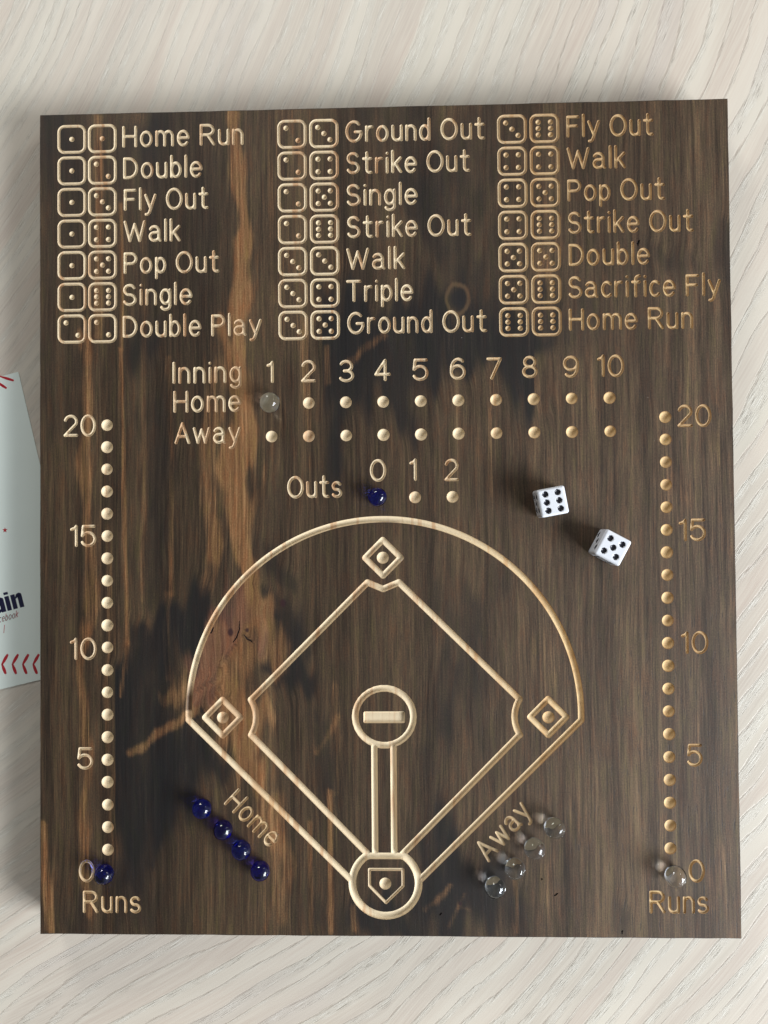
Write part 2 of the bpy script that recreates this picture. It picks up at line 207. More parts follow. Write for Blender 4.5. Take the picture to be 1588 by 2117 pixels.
def carved_wood():
    k = NT("bare_carved_wood")
    x, y, z = k.xy()
    at = k.n("ShaderNodeAttribute"); at.attribute_name = "stain"
    sp = k.n("ShaderNodeSeparateColor"); k.t.links.new(at.outputs[0], sp.inputs[0])
    at2 = k.n("ShaderNodeAttribute"); at2.attribute_name = "cut"
    sc = k.n("ShaderNodeSeparateColor"); k.t.links.new(at2.outputs[0], sc.inputs[0])
    fine = k.noise(k.vec(k.math('MULTIPLY', x, .22), k.math('MULTIPLY', y, .02), k.math('MULTIPLY', z, .3)), 1, 4, .6)
    band = k.noise(k.vec(k.math('MULTIPLY', x, .035), k.math('MULTIPLY', y, .0022), 3.0), 1, 3, .65)
    blot = k.noise(k.vec(k.math('MULTIPLY', x, .05), k.math('MULTIPLY', y, .05), 1.0), 1, 3, .6)
    c = k.mix(fine, (.73, .59, .39), (.85, .73, .51))
    c = k.mix(k.math('MULTIPLY', k.ss(band, .52, .64), .85), c, (.56, .33, .17))
    c = k.mix(k.math('MULTIPLY', k.ss(sp.outputs[1], .15, .9), .55), c, (.55, .30, .14))
    gold = k.mix(k.ss(blot, .3, .7), (.58, .37, .15), (.78, .56, .27))
    c = k.mix(sc.outputs[0], c, gold)
    c = k.mix(k.math('MULTIPLY', k.math('MULTIPLY', k.ss(sp.outputs[0], .5, 1.0), k.ss(blot, .52, .7)), .35), c, (.25, .18, .12))
    c = k.mix(sc.outputs[1], c, (.065, .022, .008))
    oi = k.n("ShaderNodeObjectInfo")
    c = k.mix(k.ss(oi.outputs["Random"], 0, 1, 0, .22), c, (.50, .34, .20))
    lipf = k.math('MULTIPLY', k.ss(z, 76.9, 78.0), k.math('ADD', .18, k.math('MULTIPLY', sc.outputs[0], .5)))
    c = k.mix(lipf, c, (.26, .13, .055))          # stain that crept over the lip of the cut
    fuzz = k.noise(k.vec(k.math('MULTIPLY', x, .5), k.math('MULTIPLY', y, .16), z), 1, 3, .7)
    c = k.mix(k.ss(fuzz, .55, .75, 0, .3), c, (.42, .28, .15))
    k.bump(k.math('ADD', fine, fuzz), .4, .00012)
    return k.set(Base_Color=c, Roughness=.55, Specular_IOR_Level=.3)

def crack_wood():
    k = NT("dark_pitch_in_crack")
    x, y, z = k.xy()
    f = k.noise(k.vec(k.math('MULTIPLY', x, .3), k.math('MULTIPLY', y, .3), 0), 1, 2)
    return k.set(Base_Color=k.mix(f, (.006, .005, .005), (.03, .014, .012)), Roughness=.6)

def edge_wood():
    k = NT("stained_board_edge")
    x, y, z = k.xy()
    f = k.noise(k.vec(k.math('MULTIPLY', x, .1), k.math('MULTIPLY', y, .1), k.math('MULTIPLY', z, .3)), 1, 4, .6)
    return k.set(Base_Color=k.ramp(f, [(.3, (.02, .014, .010)), (.7, (.075, .05, .032))]), Roughness=.6)

def table_wood():
    k = NT("whitewashed_ash_laminate")
    x, y, z = k.xy()
    yy = k.math('MULTIPLY', k.math('MULTIPLY', y, y), .000088)
    u0 = k.math('ADD', k.math('SUBTRACT', x, k.math('MULTIPLY', y, k.math('ADD', .66, k.math('MULTIPLY', k.math('MAXIMUM', k.math('MULTIPLY', x, -1.0), 0.0), .0004)))), yy)      # across the grain, gently curving
    along = k.math('ADD', k.math('MULTIPLY', x, .54), k.math('MULTIPLY', y, .84))
    w1 = k.noise(k.vec(k.math('MULTIPLY', x, .0012), k.math('MULTIPLY', y, .0010), 1.7), 1, 2, .4)
    w2 = k.noise(k.vec(k.math('MULTIPLY', u0, .0055), k.math('MULTIPLY', along, .0022), 5.0), 1, 2, .5)
    w3 = k.noise(k.vec(k.math('MULTIPLY', u0, .02), k.math('MULTIPLY', along, .010), 8.0), 1, 2, .5)
    u = k.math('ADD', u0, k.math('MULTIPLY', k.math('SUBTRACT', w1, .5), 300))
    u = k.math('ADD', u, k.math('MULTIPLY', k.math('SUBTRACT', w2, .5), 70))
    u = k.math('ADD', u, k.math('MULTIPLY', k.math('SUBTRACT', w3, .5), 12))
    fib = k.noise(k.vec(k.math('MULTIPLY', u0, .20), k.math('MULTIPLY', along, .006), 2.0), 1, 5, .65)
    u = k.math('ADD', u, k.math('MULTIPLY', k.math('SUBTRACT', fib, .5), 14))      # ragged ring edges
    r = k.math('MULTIPLY', u, 1 / 46.0)
    fr = k.math('FRACT', r)
    ring = k.math('SUBTRACT', r, fr)
    rn = k.noise(k.vec(k.math('MULTIPLY', ring, 1.37), 3.3, 0), 1, 1)        # every ring has its own tint
    pore = k.noise(k.vec(k.math('MULTIPLY', u0, .50), k.math('MULTIPLY', along, .021), 6.0), 1, 4, .65)
    wid = k.ss(rn, .32, .68, .16, .60)
    early = k.math('MULTIPLY', k.ss(fr, .0, .14), k.math('SUBTRACT', 1.0, k.ss(k.math('SUBTRACT', fr, wid), -.16, .14)))
    base = k.mix(k.ss(rn, .38, .62), (.645, .545, .48), (.68, .645, .57))
    base = k.mix(k.math('MULTIPLY', k.ss(w2, .38, .62), .55), base, (.63, .585, .53))
    sw = k.noise(k.vec(k.math('MULTIPLY', u, .0085), k.math('MULTIPLY', along, .0007), 14.0), 1, 3, .6)      # broad swathes
    base = k.mix(k.ss(sw, .40, .60, 0, .55), base, (.54, .475, .43))
    base = k.mix(k.ss(sw, .52, .36, 0, .5), base, (.76, .725, .66))
    c = k.mix(k.ss(fib, .25, .75, 0, .75), base, (.75, .70, .63))
    c = k.mix(k.math('MULTIPLY', early, .40), c, (.60, .58, .53))
    pm = k.math('MULTIPLY', early, k.ss(pore, .545, .66))
    lm = k.math('MULTIPLY', early, k.ss(pore, .47, .36))
    far = k.math('ADD', k.noise(k.vec(k.math('MULTIPLY', x, .002), k.math('MULTIPLY', y, .002), 11.0), 1, 2), k.ss(k.math('ADD', x, k.math('MULTIPLY', y, -.5)), -900, 300, -.25, .12))
    c = k.mix(k.math('MULTIPLY', pm, k.ss(far, .3, .6, .30, 1.0)), c, (.33, .30, .255))
    c = k.mix(k.math('MULTIPLY', lm, .65), c, (.84, .83, .79))
    line = k.math('MULTIPLY', k.ss(fr, .0, .04), k.ss(fr, .12, .05))
    c = k.mix(k.math('MULTIPLY', line, k.math('MULTIPLY', k.ss(far, .2, .6, .2, 1), k.ss(pore, .38, .58, .12, .62))), c, (.37, .315, .27))
    c = k.mix(k.math('MULTIPLY', k.math('MULTIPLY', k.ss(w1, .50, .60), k.ss(rn, .5, .6)), .30), c, (.58, .49, .47))
    k.bump(k.math('SUBTRACT', k.math('MULTIPLY', lm, .6), k.math('ADD', pm, k.math('MULTIPLY', line, .8))), .55, .00012)
    c = k.mix(1.0, c, (.985, .960, .895), 'MULTIPLY')
    return k.set(Base_Color=c, Roughness=k.math('ADD', .36, k.math('MULTIPLY', early, .16)), Specular_IOR_Level=.45)

def plain(name, col, rough, spec=.5, var=.06, sc=.05):
    k = NT(name)
    x, y, z = k.xy()
    f = k.noise(k.vec(k.math('MULTIPLY', x, sc), k.math('MULTIPLY', y, sc), k.math('MULTIPLY', z, sc)), 1, 3)
    lo = tuple(v * (1 - var) for v in col); hi = tuple(min(1, v * (1 + var)) for v in col)
    return k.set(Base_Color=k.mix(f, lo, hi), Roughness=rough, Specular_IOR_Level=spec)

def glass(name, col, swirl=None):
    k = NT(name)
    x, y, z = k.xy()
    c = col
    if swirl:
        f = k.noise(k.vec(k.math('MULTIPLY', x, .05), k.math('MULTIPLY', y, .05), k.math('MULTIPLY', z, .05)), 1, 3, .6, 1.5)
        c = k.mix(k.ss(f, .45, .7), col, swirl)
    w = k.noise(k.vec(k.math('MULTIPLY', x, .045), k.math('MULTIPLY', y, .045), k.math('MULTIPLY', z, .045)), 1, 1)
    k.bump(w, .5, .0009)
    return k.set(Base_Color=c, Roughness=.015, IOR=1.5, Transmission_Weight=1.0)

M_TOP, M_CUT, M_CRACK, M_EDGE, M_TABLE = stained_wood(), carved_wood(), crack_wood(), edge_wood(), table_wood()
M_DIE = plain("white_die_plastic", (.80, .82, .86), .18, .5, .02)
M_DIE.node_tree.nodes["Principled BSDF"].inputs["Subsurface Weight"].default_value = .15
M_DIE.node_tree.nodes["Principled BSDF"].inputs["Subsurface Radius"].default_value = (.002, .002, .002)
M_PIP = plain("black_pip_paint", (.012, .012, .018), .22)
M_CARD = plain("coated_white_card", (.84, .92, .85), .25, .6, .02, .02)
M_RED = plain("red_print", (.50, .018, .03), .35)
M_NAVY = plain("navy_print", (.010, .012, .05), .35)
M_BLUE = glass("blue_glass", (.045, .06, .70), (.08, .26, .85))
M_BLUE2 = glass("deep_blue_glass", (.04, .03, .58), (.05, .05, .62))
M_CLEAR = glass("clear_glass", (.95, .985, 1.0))

# ------------------------------------------------------------------ object helpers
def pt(x, y, z=0.0):
    return ((x - W / 2) * S, (H / 2 - y) * S, T + z * S)
def mesh_obj(name, verts, faces, mat, parent=None, smooth=False, attrs=None):
    me = bpy.data.meshes.new(name)
    me.from_pydata(verts, [], faces)
    if smooth: me.polygons.foreach_set("use_smooth", [True] * len(me.polygons))
    for an, arr in (attrs or {}).items():
        a = me.color_attributes.new(an, 'FLOAT_COLOR', 'POINT')
        a.data.foreach_set("color", np.asarray(arr, dtype=np.float32).ravel())
    me.materials.append(mat)
    me.update()
    o = bpy.data.objects.new(name, me)
    COL.objects.link(o)
    if parent: o.parent = parent
    return o
def tag(o, label=None, cat=None, group=None, kind=None):
    if label: o["label"] = label
    if cat: o["category"] = cat
    if group: o["group"] = group
    if kind: o["kind"] = kind
    return o
def empty(name, loc=(0, 0, 0), parent=None):
    o = bpy.data.objects.new(name, None)
    o.empty_display_size = .01; o.location = loc
    COL.objects.link(o)
    if parent: o.parent = parent
    return o

# ------------------------------------------------------------------ single-stroke engraving alphabet
def arc(cx, cy, rx, ry, a0, a1):
    n = max(6, int(abs(a1 - a0) / 12), int(abs(a1 - a0) * max(rx, ry) / 700))
    return [(cx + rx * math.cos(math.radians(a0 + (a1 - a0) * i / n)), cy + ry * math.sin(math.radians(a0 + (a1 - a0) * i / n))) for i in range(n + 1)]
def ell(cx, cy, rx, ry): return arc(cx, cy, rx, ry, 0, 360)
G = {
 'H': [[(0,0),(0,40)],[(24.5,0),(24.5,40)],[(0,20.5),(24.5,20.5)]],
 'I': [[(0,0),(0,40)]],
 'A': [[(0,0),(13.5,40),(27,0)],[(4.5,13),(22.5,13)]],
 'D': [[(0,0),(0,40),(9,40)]+arc(9,20,16,20,90,-90)+[(0,0)]],
 'F': [[(0,0),(0,40),(21.5,40)],[(0,21),(18.5,21)]],
 'O': [ell(15,20,15,20.5)],
 'W': [[(0,40),(10,0),(20,35),(30,0),(40,40)]],
 'P': [[(0,0),(0,40),(13,40)]+arc(13,29.5,10,10.5,90,-90)+[(0,19)]],
 'R': [[(0,0),(0,40),(14,40)]+arc(14,30,10.5,10,90,-90)+[(0,20)],[(13,20),(25.5,0)]],
 'S': [arc(11.3,30.3,10.3,10,28,252)+arc(11.3,10,11.3,10.3,72,-155)],
 'G': [arc(15,20,15,20.5,48,350)+[(29.8,19),(17.5,19)]],
 'T': [[(0,40),(25,40)],[(12.5,40),(12.5,0)]],
 'o': [ell(10,14.5,10,14.7)],
 'm': [[(0,0),(0,29)],[(0,18)]+arc(8,19,8,10.3,180,0)+[(16,0)],[(16,18)]+arc(24,19,8,10.3,180,0)+[(32,0)]],
 'e': [[(0,15.3),(20,15.3)]+arc(10,14.5,10,14.7,4,318)],
 'u': [[(0,29),(0,9)]+arc(8.7,9.2,8.7,9.5,180,360)+[(17.4,29)],[(17.4,12),(17.4,0)]],
 'n': [[(0,0),(0,29)],[(0,18)]+arc(8.7,19,8.7,10.3,180,0)+[(17.4,0)]],
 'b': [[(0,43),(0,0)],ell(8.8,14.5,8.8,14.5)],
 'd': [[(17.5,43),(17.5,0)],ell(8.8,14.5,8.8,14.5)],
 'p': [[(0,29),(0,-12)],ell(8.8,14.5,8.8,14.5)],
 'g': [ell(8.8,15,8.8,14.3),[(17.5,29),(17.5,-4)]+arc(8.8,-4,8.7,8,0,-155)],
 'l': [[(0,0),(0,43)]],
 'y': [[(0,29),(10.5,2)],[(20.5,29),(8.5,-6)]+arc(2,-4,6.5,7.5,-20,-100)],
 't': [[(5,41),(5,7)]+arc(11,7,6,7,180,270)+[(14,0)],[(-1.5,29),(13.5,29)]],
 'a': [arc(9.2,20,9,9.3,155,0)+[(18.2,3.5),(21,0)],[(18.2,17.5),(9,16.5)]+arc(8.6,8.3,8.4,8.3,90,270)+[(11,0)]+arc(10,8.5,8.2,8.5,-80,-20)],
 'k': [[(0,43),(0,0)],[(16.5,29),(0,11.5)],[(6,17.5),(17,0)]],
 'i': [[(0,0),(0,29)],[(0,39.5),(0,39.6)]],
 'r': [[(0,0),(0,29)],[(0,17)]+arc(9,18,9,11,180,75)],
 'c': [arc(9.5,14.5,9.5,14.7,48,312)],
 'f': [[(4,0),(4,34)]+arc(11,34,7,7.5,180,85),[(-2,29),(11,29)]],
 's': [arc(8.3,21.6,7.8,7.4,30,250)+arc(8.3,7.2,8.6,7.3,72,-152)],
 'w': [[(0,29),(7.8,0),(15.5,26.5),(23.2,0),(31,29)]],
 '0': [ell(13.5,20,13.5,20.5)],
 '1': [[(0,33.5)]+[(6,36),(9,40),(9,0)]],
 '2': [arc(12.5,28.8,12,11.5,165,-28)+[(0,0),(25,0)]],
 '3': [arc(12.5,30.2,10.8,10,150,-90)+arc(12.5,10.2,12.5,10.4,90,-150),[(9,20.3),(13,20.3)]],
 '4': [[(20,0),(20,40),(0,11),(29,11)]],
 '5': [[(23.5,40),(3,40),(1,20.5)]+arc(12,13.3,12.6,13.6,140,-150)],
 '6': [ell(13,13,13,13.2),arc(14,19,14,21,52,180)+[(0,13)]],
 '7': [[(0,40),(25,40),(7,0)]],
 '8': [ell(12.7,30.4,10.5,9.8),ell(12.7,10.4,12.7,10.5)],
 '9': [ell(13,27,13,13.2),arc(12,21,14,21,-128,0)+[(26,27)]],
}
def glyph_w(c):
    xs = [p[0] for s in G[c] for p in s]
    return min(xs), max(xs)
R_TXT = 3.05
GAP = 5.2 + 2 * R_TXT
def layout(text, word_gap=20.0):
    """list of (char, strokes) at natural size, baseline y=0, x from the left end; returns width"""
    x, out, prev = 0.0, [], None
    for ch in text:
        if ch == ' ':
            x += word_gap - 5.2; prev = None; continue
        a, b = glyph_w(ch)
        out.append((ch, [[(px - a + x, py) for px, py in s] for s in G[ch]]))
        x += (b - a) + GAP
    return out, x - GAP

# ------------------------------------------------------------------ carving: a height field over the board top
NX, NY = int(W), int(H)            # nodes 0..NX, 0..NY, one board unit apart (last strip is a plain border)
sdf = np.full((NY + 1, NX + 1), 99.0, np.float32)
zz = np.zeros((NY + 1, NX + 1), np.float32)
own = np.zeros((NY + 1, NX + 1), np.int32)
def stamp(oid, pts, r, depth, pw=.52):
    P = np.array(pts, float)
    if len(P) == 1: P = np.vstack([P, P])
    for a, b in zip(P[:-1], P[1:]):
        x0 = max(2, int(min(a[0], b[0]) - r - 3)); x1 = min(NX - 2, int(max(a[0], b[0]) + r + 4))
        y0 = max(2, int(min(a[1], b[1]) - r - 3)); y1 = min(NY - 2, int(max(a[1], b[1]) + r + 4))
        if x1 <= x0 or y1 <= y0: continue
        X, Y = np.meshgrid(np.arange(x0, x1 + 1), np.arange(y0, y1 + 1))
        d = b - a; L2 = float(d @ d) or 1e-9
        t = np.clip(((X - a[0]) * d[0] + (Y - a[1]) * d[1]) / L2, 0, 1)
        q = np.hypot(X - a[0] - t * d[0], Y - a[1] - t * d[1])
        s = (q - r).astype(np.float32)
        z = (-depth * np.power(np.clip(1 - (q / r) ** 2, 0, 1), pw)).astype(np.float32)
        sl = (slice(y0, y1 + 1), slice(x0, x1 + 1))
        m = s < sdf[sl]
        own[sl][m] = oid; sdf[sl][m] = s[m]
        zz[sl] = np.minimum(zz[sl], z)
def stamp_rect(oid, x0, y0, x1, y1, rad, depth, wall=3.0):
    X, Y = np.meshgrid(np.arange(int(x0) - 4, int(x1) + 5), np.arange(int(y0) - 4, int(y1) + 5))
    cx, cyy, hx, hy = (x0 + x1) / 2, (y0 + y1) / 2, (x1 - x0) / 2 - rad, (y1 - y0) / 2 - rad
    qx, qy = np.abs(X - cx) - hx, np.abs(Y - cyy) - hy
    s = (np.hypot(np.maximum(qx, 0), np.maximum(qy, 0)) + np.minimum(np.maximum(qx, qy), 0) - rad).astype(np.float32)
    sl = (slice(Y.min(), Y.max() + 1), slice(X.min(), X.max() + 1))
    z = (-depth * np.power(np.clip(-s / wall, 0, 1), .7)).astype(np.float32)
    m = s < sdf[sl]; own[sl][m] = oid; sdf[sl][m] = s[m]; zz[sl] = np.minimum(zz[sl], z)

PARTS = [None]     # id -> dict(name, parent id or 0, label, mat)
def new_part(name, parent=0, label=None, mat=None, group=False):
    PARTS.append(dict(name=name, parent=parent, label=label, mat=mat or M_CUT, group=group))
    return len(PARTS) - 1

for (s, kind, x0, y0, x1, y1) in TEXTS:
    gl, w = layout(s)
    d = Vector((x1 - x0, y1 - y0)); L = d.length; ux, uy = d.x / L, d.y / L
    sx = (L - 2 * R_TXT) / w if w > 12 else 1.0
    par = new_part('engraved_word' if kind == 'word' else 'engraved_number', 0, 'carved %s %s' % ('words' if ' ' in s else ('word' if kind == 'word' else 'number'), s), group=kind == 'word')
    for ch, strokes in gl:
        oid = new_part('letter', par) if kind == 'word' else par
        jx, jy = random.uniform(-.25, .25), random.uniform(-.25, .25)
        for st in strokes:
            P = []
            for px, py in st:
                a, b = R_TXT + px * sx + jx, py + jy
                P.append((x0 + a * ux + b * uy, y0 + a * uy - b * ux))
            stamp(oid, P, R_TXT, 3.0 + random.uniform(-.25, .25), .5)

def rrect(cx, cyy, h, r):
    P = []
    for a0, sx, sy in ((0, 1, 1), (90, -1, 1), (180, -1, -1), (270, 1, -1)):
        P += arc(cx + sx * (h - r), cyy + sy * (h - r), r, r, a0, a0 + 90)
    return P + [P[0]]
PIPS = {1: [(0, 0)], 2: [(-1, -1), (1, 1)], 3: [(-1, -1), (0, 0), (1, 1)], 4: [(-1, -1), (1, -1), (-1, 1), (1, 1)],
        5: [(-1, -1), (1, -1), (0, 0), (-1, 1), (1, 1)], 6: [(-1, -1), (-1, 0), (-1, 1), (1, -1), (1, 0), (1, 1)]}
for (cx, cyy, n) in DICE_MARKS:
    fr = new_part('engraved_die_square', 0, 'carved die square showing %s' % ('one', 'two', 'three', 'four', 'five', 'six')[n - 1])
    stamp(fr, rrect(cx, cyy, 27.7, 12.5), 3.1, 2.9, .5)
    for (a, b) in PIPS[n]:
        stamp(new_part('pip', fr), [(cx + a * 12.7, cyy + b * 13.2)], 5.4, 4.2, .6)
for (hx, hy) in HOLES:
    stamp(new_part('peg_hole'), [(hx + random.uniform(-.3, .3), hy + random.uniform(-.3, .3))], 12.2 + random.uniform(-.35, .35), 7.5, .62)
MARBLE_HOLES = [(round(x, 1), round(y, 1)) for x, y in BLUE + CLEAR]
for n_, (hx, hy) in enumerate(MARBLE_HOLES):
    if n_ > len(BLUE): stamp(new_part('peg_hole'), [(hx, hy)], 8.0, 4.0, .62)      # shallow seats for the waiting clear marbles
    else: stamp(new_part('peg_hole'), [(hx, hy)], 12.2, 7.5, .62)

FR, FD = 6.6, 5.6
fo = new_part('outfield_line', 0, 'carved curved outfield wall and straight foul lines')
stamp(fo, [(311, 1272), (311, 1261)] + arc(715, 1262, 404, 402.5, 180, 360) + [(1119, 1261), (1119, 1273)], FR, FD)
fl1 = new_part('foul_line'); stamp(fl1, [(311, 1272), (648, 1601.5)], FR, FD)
fl2 = new_part('foul_line'); stamp(fl2, [(1119, 1273), (784, 1601.5)], FR, FD)
inf = new_part('infield_line', 0, 'carved infield square with curved cut-outs at the bases')
la = arc(382.3, 1267, 69, 69, -32, 32); ra = arc(1052.3, 1267, 69, 69, 212, 148)
stamp(inf, [(684, 990), (441, 1231)] + la + [(441, 1303), (680, 1546)], FR, FD)
stamp(inf, [(749, 990), (992, 1229)] + ra + [(992, 1304), (752, 1546)], FR, FD)
stamp(inf, [(684, 990), (716.5, 1003.5), (749, 990)], FR, FD)
mc = new_part('mound_circle'); stamp(mc, ell(716.5, 1266, 60, 58.5), FR + .2, FD)
rb = new_part('pitching_rubber_slot'); stamp_rect(rb, 673.5, 1255, 759, 1279, 3.5, 5.0)
for xx_ in (695.5, 734.7):
    pl = new_part('base_path_line'); stamp(pl, [(xx_, 1328), (xx_, 1546)], FR, FD)
hc = new_part('home_plate_circle')
stamp(hc, [(680, 1550)] + [(716 + 68 * math.cos(t), 1605 + 66.5 * math.sin(t)) for t in np.radians(np.arange(-122, -418.1, -6))] + [(752, 1550)], FR + 1.2, FD)
stamp(hc, [(680, 1550), (752, 1550)], FR, FD)
for (bx, by) in ((382, 1267.3), (1052, 1267), (716.5, 939.3)):
    q = new_part('base_square'); h_ = 37.0
    stamp(q, [(bx - h_, by), (bx, by - h_), (bx + h_, by), (bx, by + h_), (bx - h_, by)], 6.2, 4.8)
hp = new_part('home_plate_outline')
stamp(hp, [(683.5, 1577.5), (752, 1577.5), (752, 1611), (717, 1645), (683.5, 1611), (683.5, 1577.5)], 3.0, 2.8)
for ck in CRACKS:
    c_ = new_part('crack', 0, 'dark open crack in the wood', M_CRACK)
    P = []
    for a, b in zip(ck[:-1], ck[1:]):
        for i in range(4):
            t = i / 4; P.append((a[0] + (b[0] - a[0]) * t + random.uniform(-.7, .7), a[1] + (b[1] - a[1]) * t + random.uniform(-.7, .7)))
    P.append(ck[-1])
    n = len(P)
    for i in range(n - 1):
        stamp(c_, P[i:i + 2], .7 + .75 * math.sin(math.pi * (i + .5) / n), 3.0)

def capsules(X, Y, L, wide=2.6):
    out = np.zeros(X.shape)
    # uneven outline: the blots follow the wandering grain
    wx = np.sin(Y / 61 + np.sin(X / 47) * 1.7) * .5 + np.sin(Y / 23 + X / 31 + 2 * np.sin(X / 19)) * .32 + np.sin(X / 9.7 + Y / 41) * .22
    wy = np.sin(X / 37 + np.sin(Y / 83) * 2.1) * .6 + np.sin(X / 12.5 - Y / 53) * .55 + np.sin(X / 5.3 + Y / 97) * .4
    for (ax, ay, bx, by, r, s) in L:
        R = r * 2.1 if r < 10 else r * wide
        wa = min(r, 34) * (.9 if r >= 10 else .35)
        Q = R + wa * 2.6
        m = (X > min(ax, bx) - Q) & (X < max(ax, bx) + Q) & (Y > min(ay, by) - Q) & (Y < max(ay, by) + Q)
        x, y = X[m] + wx[m] * wa, Y[m] + wy[m] * wa * 1.6
        dx, dy = bx - ax, by - ay; L2 = dx * dx + dy * dy + 1e-9
        t = np.clip(((x - ax) * dx + (y - ay) * dy) / L2, 0, 1)
        d = np.hypot(x - ax - t * dx, (y - ay - t * dy) * (.72 if r >= 10 else 1)) / R
        v = np.clip(1 - d, 0, 1); v = v * v * (3 - 2 * v) * s
        v = np.minimum(v * 1.2, s)
        out[m] = 1 - (1 - out[m]) * (1 - v)
    return out
def stain_attrs(V):
    X, Y = V[:, 0], V[:, 1]
    g = np.clip((X - 620) / 800, 0, 1) * np.clip((Y + 500) / 1700, 0, 1)  # mask for the painted window haze, rising to the right and downwards
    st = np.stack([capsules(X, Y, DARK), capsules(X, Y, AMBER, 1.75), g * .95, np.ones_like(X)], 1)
    gold = np.clip((X - 820) / 320, 0, 1) * .85 * np.clip((1650 - Y) / 60 + (X > 1150), 0, 1)
    for (mx, my) in CLEAR: gold = gold * np.clip((np.hypot(X - mx, Y - my) - 13) / 3, 0, 1)
    gold = np.maximum(gold, .6 * np.exp(-(((X - 160) / 130) ** 2 + ((Y - 1640) / 70) ** 2)))
    gold = np.maximum(gold, .7 * np.exp(-(((X - 440) / 60) ** 2 + ((Y - 1480) / 60) ** 2)))
    burn = np.exp(-(((X - 311) / 14) ** 2)) * np.clip((Y - 1195) / 30, 0, 1) * np.clip((1256 - Y) / 5, 0, 1)
    for (mx, my) in CLEAR[1:]: burn = np.maximum(burn, .0 * (np.hypot(X - mx, Y - my) < 13.5))
    ct = np.stack([gold, burn * .95, capsules(X, Y, REDDISH), np.ones_like(X)], 1)
    return {'stain': st, 'cut': ct}

# faces: full inner cells, clipped boundary cells, and runs of flat cells in 16-unit blocks
verts, vid = [], {}
idx = np.full((NY + 1, NX + 1), -1, np.int64)
def node(j, i):
    k = idx[j, i]
    if k < 0:
        k = idx[j, i] = len(verts); verts.append((i, j, float(zz[j, i]) if sdf[j, i] < 0 else 0.0))
    return int(k)
def cross(j0, i0, j1, i1):
    key = (j0, i0, j1, i1) if (j0, i0) < (j1, i1) else (j1, i1, j0, i0)
    k = vid.get(key)
    if k is None:
        a, b = float(sdf[key[0], key[1]]), float(sdf[key[2], key[3]])
        t = min(.96, max(.04, a / (a - b)))
        k = vid[key] = len(verts)
        verts.append((key[1] + (key[3] - key[1]) * t, key[0] + (key[2] - key[0]) * t, 0.0))
    return k
inside = sdf < 0
cnt = inside[:-1, :-1].astype(int) + inside[1:, :-1] + inside[:-1, 1:] + inside[1:, 1:]
top_faces, part_faces = [], {}
js, is_ = np.nonzero(cnt > 0)
for j, i in zip(js.tolist(), is_.tolist()):
    cs = ((j, i), (j + 1, i), (j + 1, i + 1), (j, i + 1))       # counter-clockwise seen from above (y runs down)
    if cnt[j, i] == 4:
        part_faces.setdefault(int(own[j, i]), []).append([node(*c) for c in cs]); continue
    ins, outs = [], []
    oid = 0
    for n in range(4):
        a, b = cs[n], cs[(n + 1) % 4]
        ia, ib = inside[a], inside[b]
        v = node(*a)
        if ia: ins.append(v); oid = int(own[a])
        else: outs.append(v)
        if ia != ib:
            c = cross(*a, *b); ins.append(c); outs.append(c)
    if len(ins) > 2: part_faces.setdefault(oid, []).append(ins)
    if len(outs) > 2: top_faces.append(outs)
BL = 6
for bj in range(0, NY, BL):
    for bi in range(0, NX, BL):
        ej, ei = min(bj + BL, NY), min(bi + BL, NX)
        blk = cnt[bj:ej, bi:ei]
        if not blk.any():
            top_faces.append([node(bj, bi), node(ej, bi), node(ej, ei), node(bj, ei)]); continue
        for j in range(bj, ej):
            i = bi
            while i < ei:
                if cnt[j, i]: i += 1; continue
                i2 = i
                while i2 < ei and not cnt[j, i2]: i2 += 1
                top_faces.append([node(j, i), node(j + 1, i), node(j + 1, i2), node(j, i2)]); i = i2
V = np.array(verts)
# strip from the height field's last column/row out to the true edge, rounded arris, sides and underside
VW = np.stack([(V[:, 0] - W / 2) * S, (H / 2 - V[:, 1]) * S, T + V[:, 2] * S], 1)
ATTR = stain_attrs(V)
def submesh(faces):
    flat = np.fromiter((v for f in faces for v in f), int)
    u, inv = np.unique(flat, return_inverse=True)
    out, p = [], 0
    inv = inv.tolist()
    for f in faces: out.append(inv[p:p + len(f)]); p += len(f)
    return u, out

board = empty('baseball_board_game', (0, 0, LIFT))
tag(board, 'dark stained wooden board carved with a baseball diamond, score holes and a dice chart', 'board game')
def board_mesh(name, vw, faces, mat, parent, smooth, attrs):
    vw = vw.copy()
    o = mesh_obj(name, vw.tolist(), faces, mat, parent, smooth, attrs)
    return o
INV = Matrix.Translation((0, 0, -LIFT))
u, f = submesh(top_faces)
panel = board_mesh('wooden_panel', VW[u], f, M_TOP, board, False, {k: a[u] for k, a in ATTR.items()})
panel.matrix_parent_inverse = INV
# rounded edge and sides as the panel's own edge banding of the same slab
def outline(inset, z, n=40):
    P = []
    x0, y0, x1, y1 = inset, inset, W - inset, H - inset
    for a, b in (((x0, y0), (x0, y1)), ((x0, y1), (x1, y1)), ((x1, y1), (x1, y0)), ((x1, y0), (x0, y0))):
        for k in range(n):
            t = k / n; P.append((a[0] + (b[0] - a[0]) * t, a[1] + (b[1] - a[1]) * t, z))
    return P
ev, ef = [], []
wob = [random.uniform(-.45, .45) for _ in range(160)]
Hin = [(-.6, -.0), (-.9, -.5), (-1.2, -1.6), (-1.2, -76), (1.5, -78)]
rings = []
ix1, iy1 = NX, NY
for li, (o_, z) in enumerate([(0.4, -.02)] + Hin):
    ring = outline(o_, z)
    ring = [(x + (wob[i] if 0 < li < 5 else 0) * (1 if (i // 40) in (0, 2) else 0), y + (wob[i] if 0 < li < 5 else 0) * (1 if (i // 40) in (1, 3) else 0), z) for i, (x, y, z) in enumerate(ring)]
    rings.append([len(ev) + k for k in range(len(ring))]); ev += ring
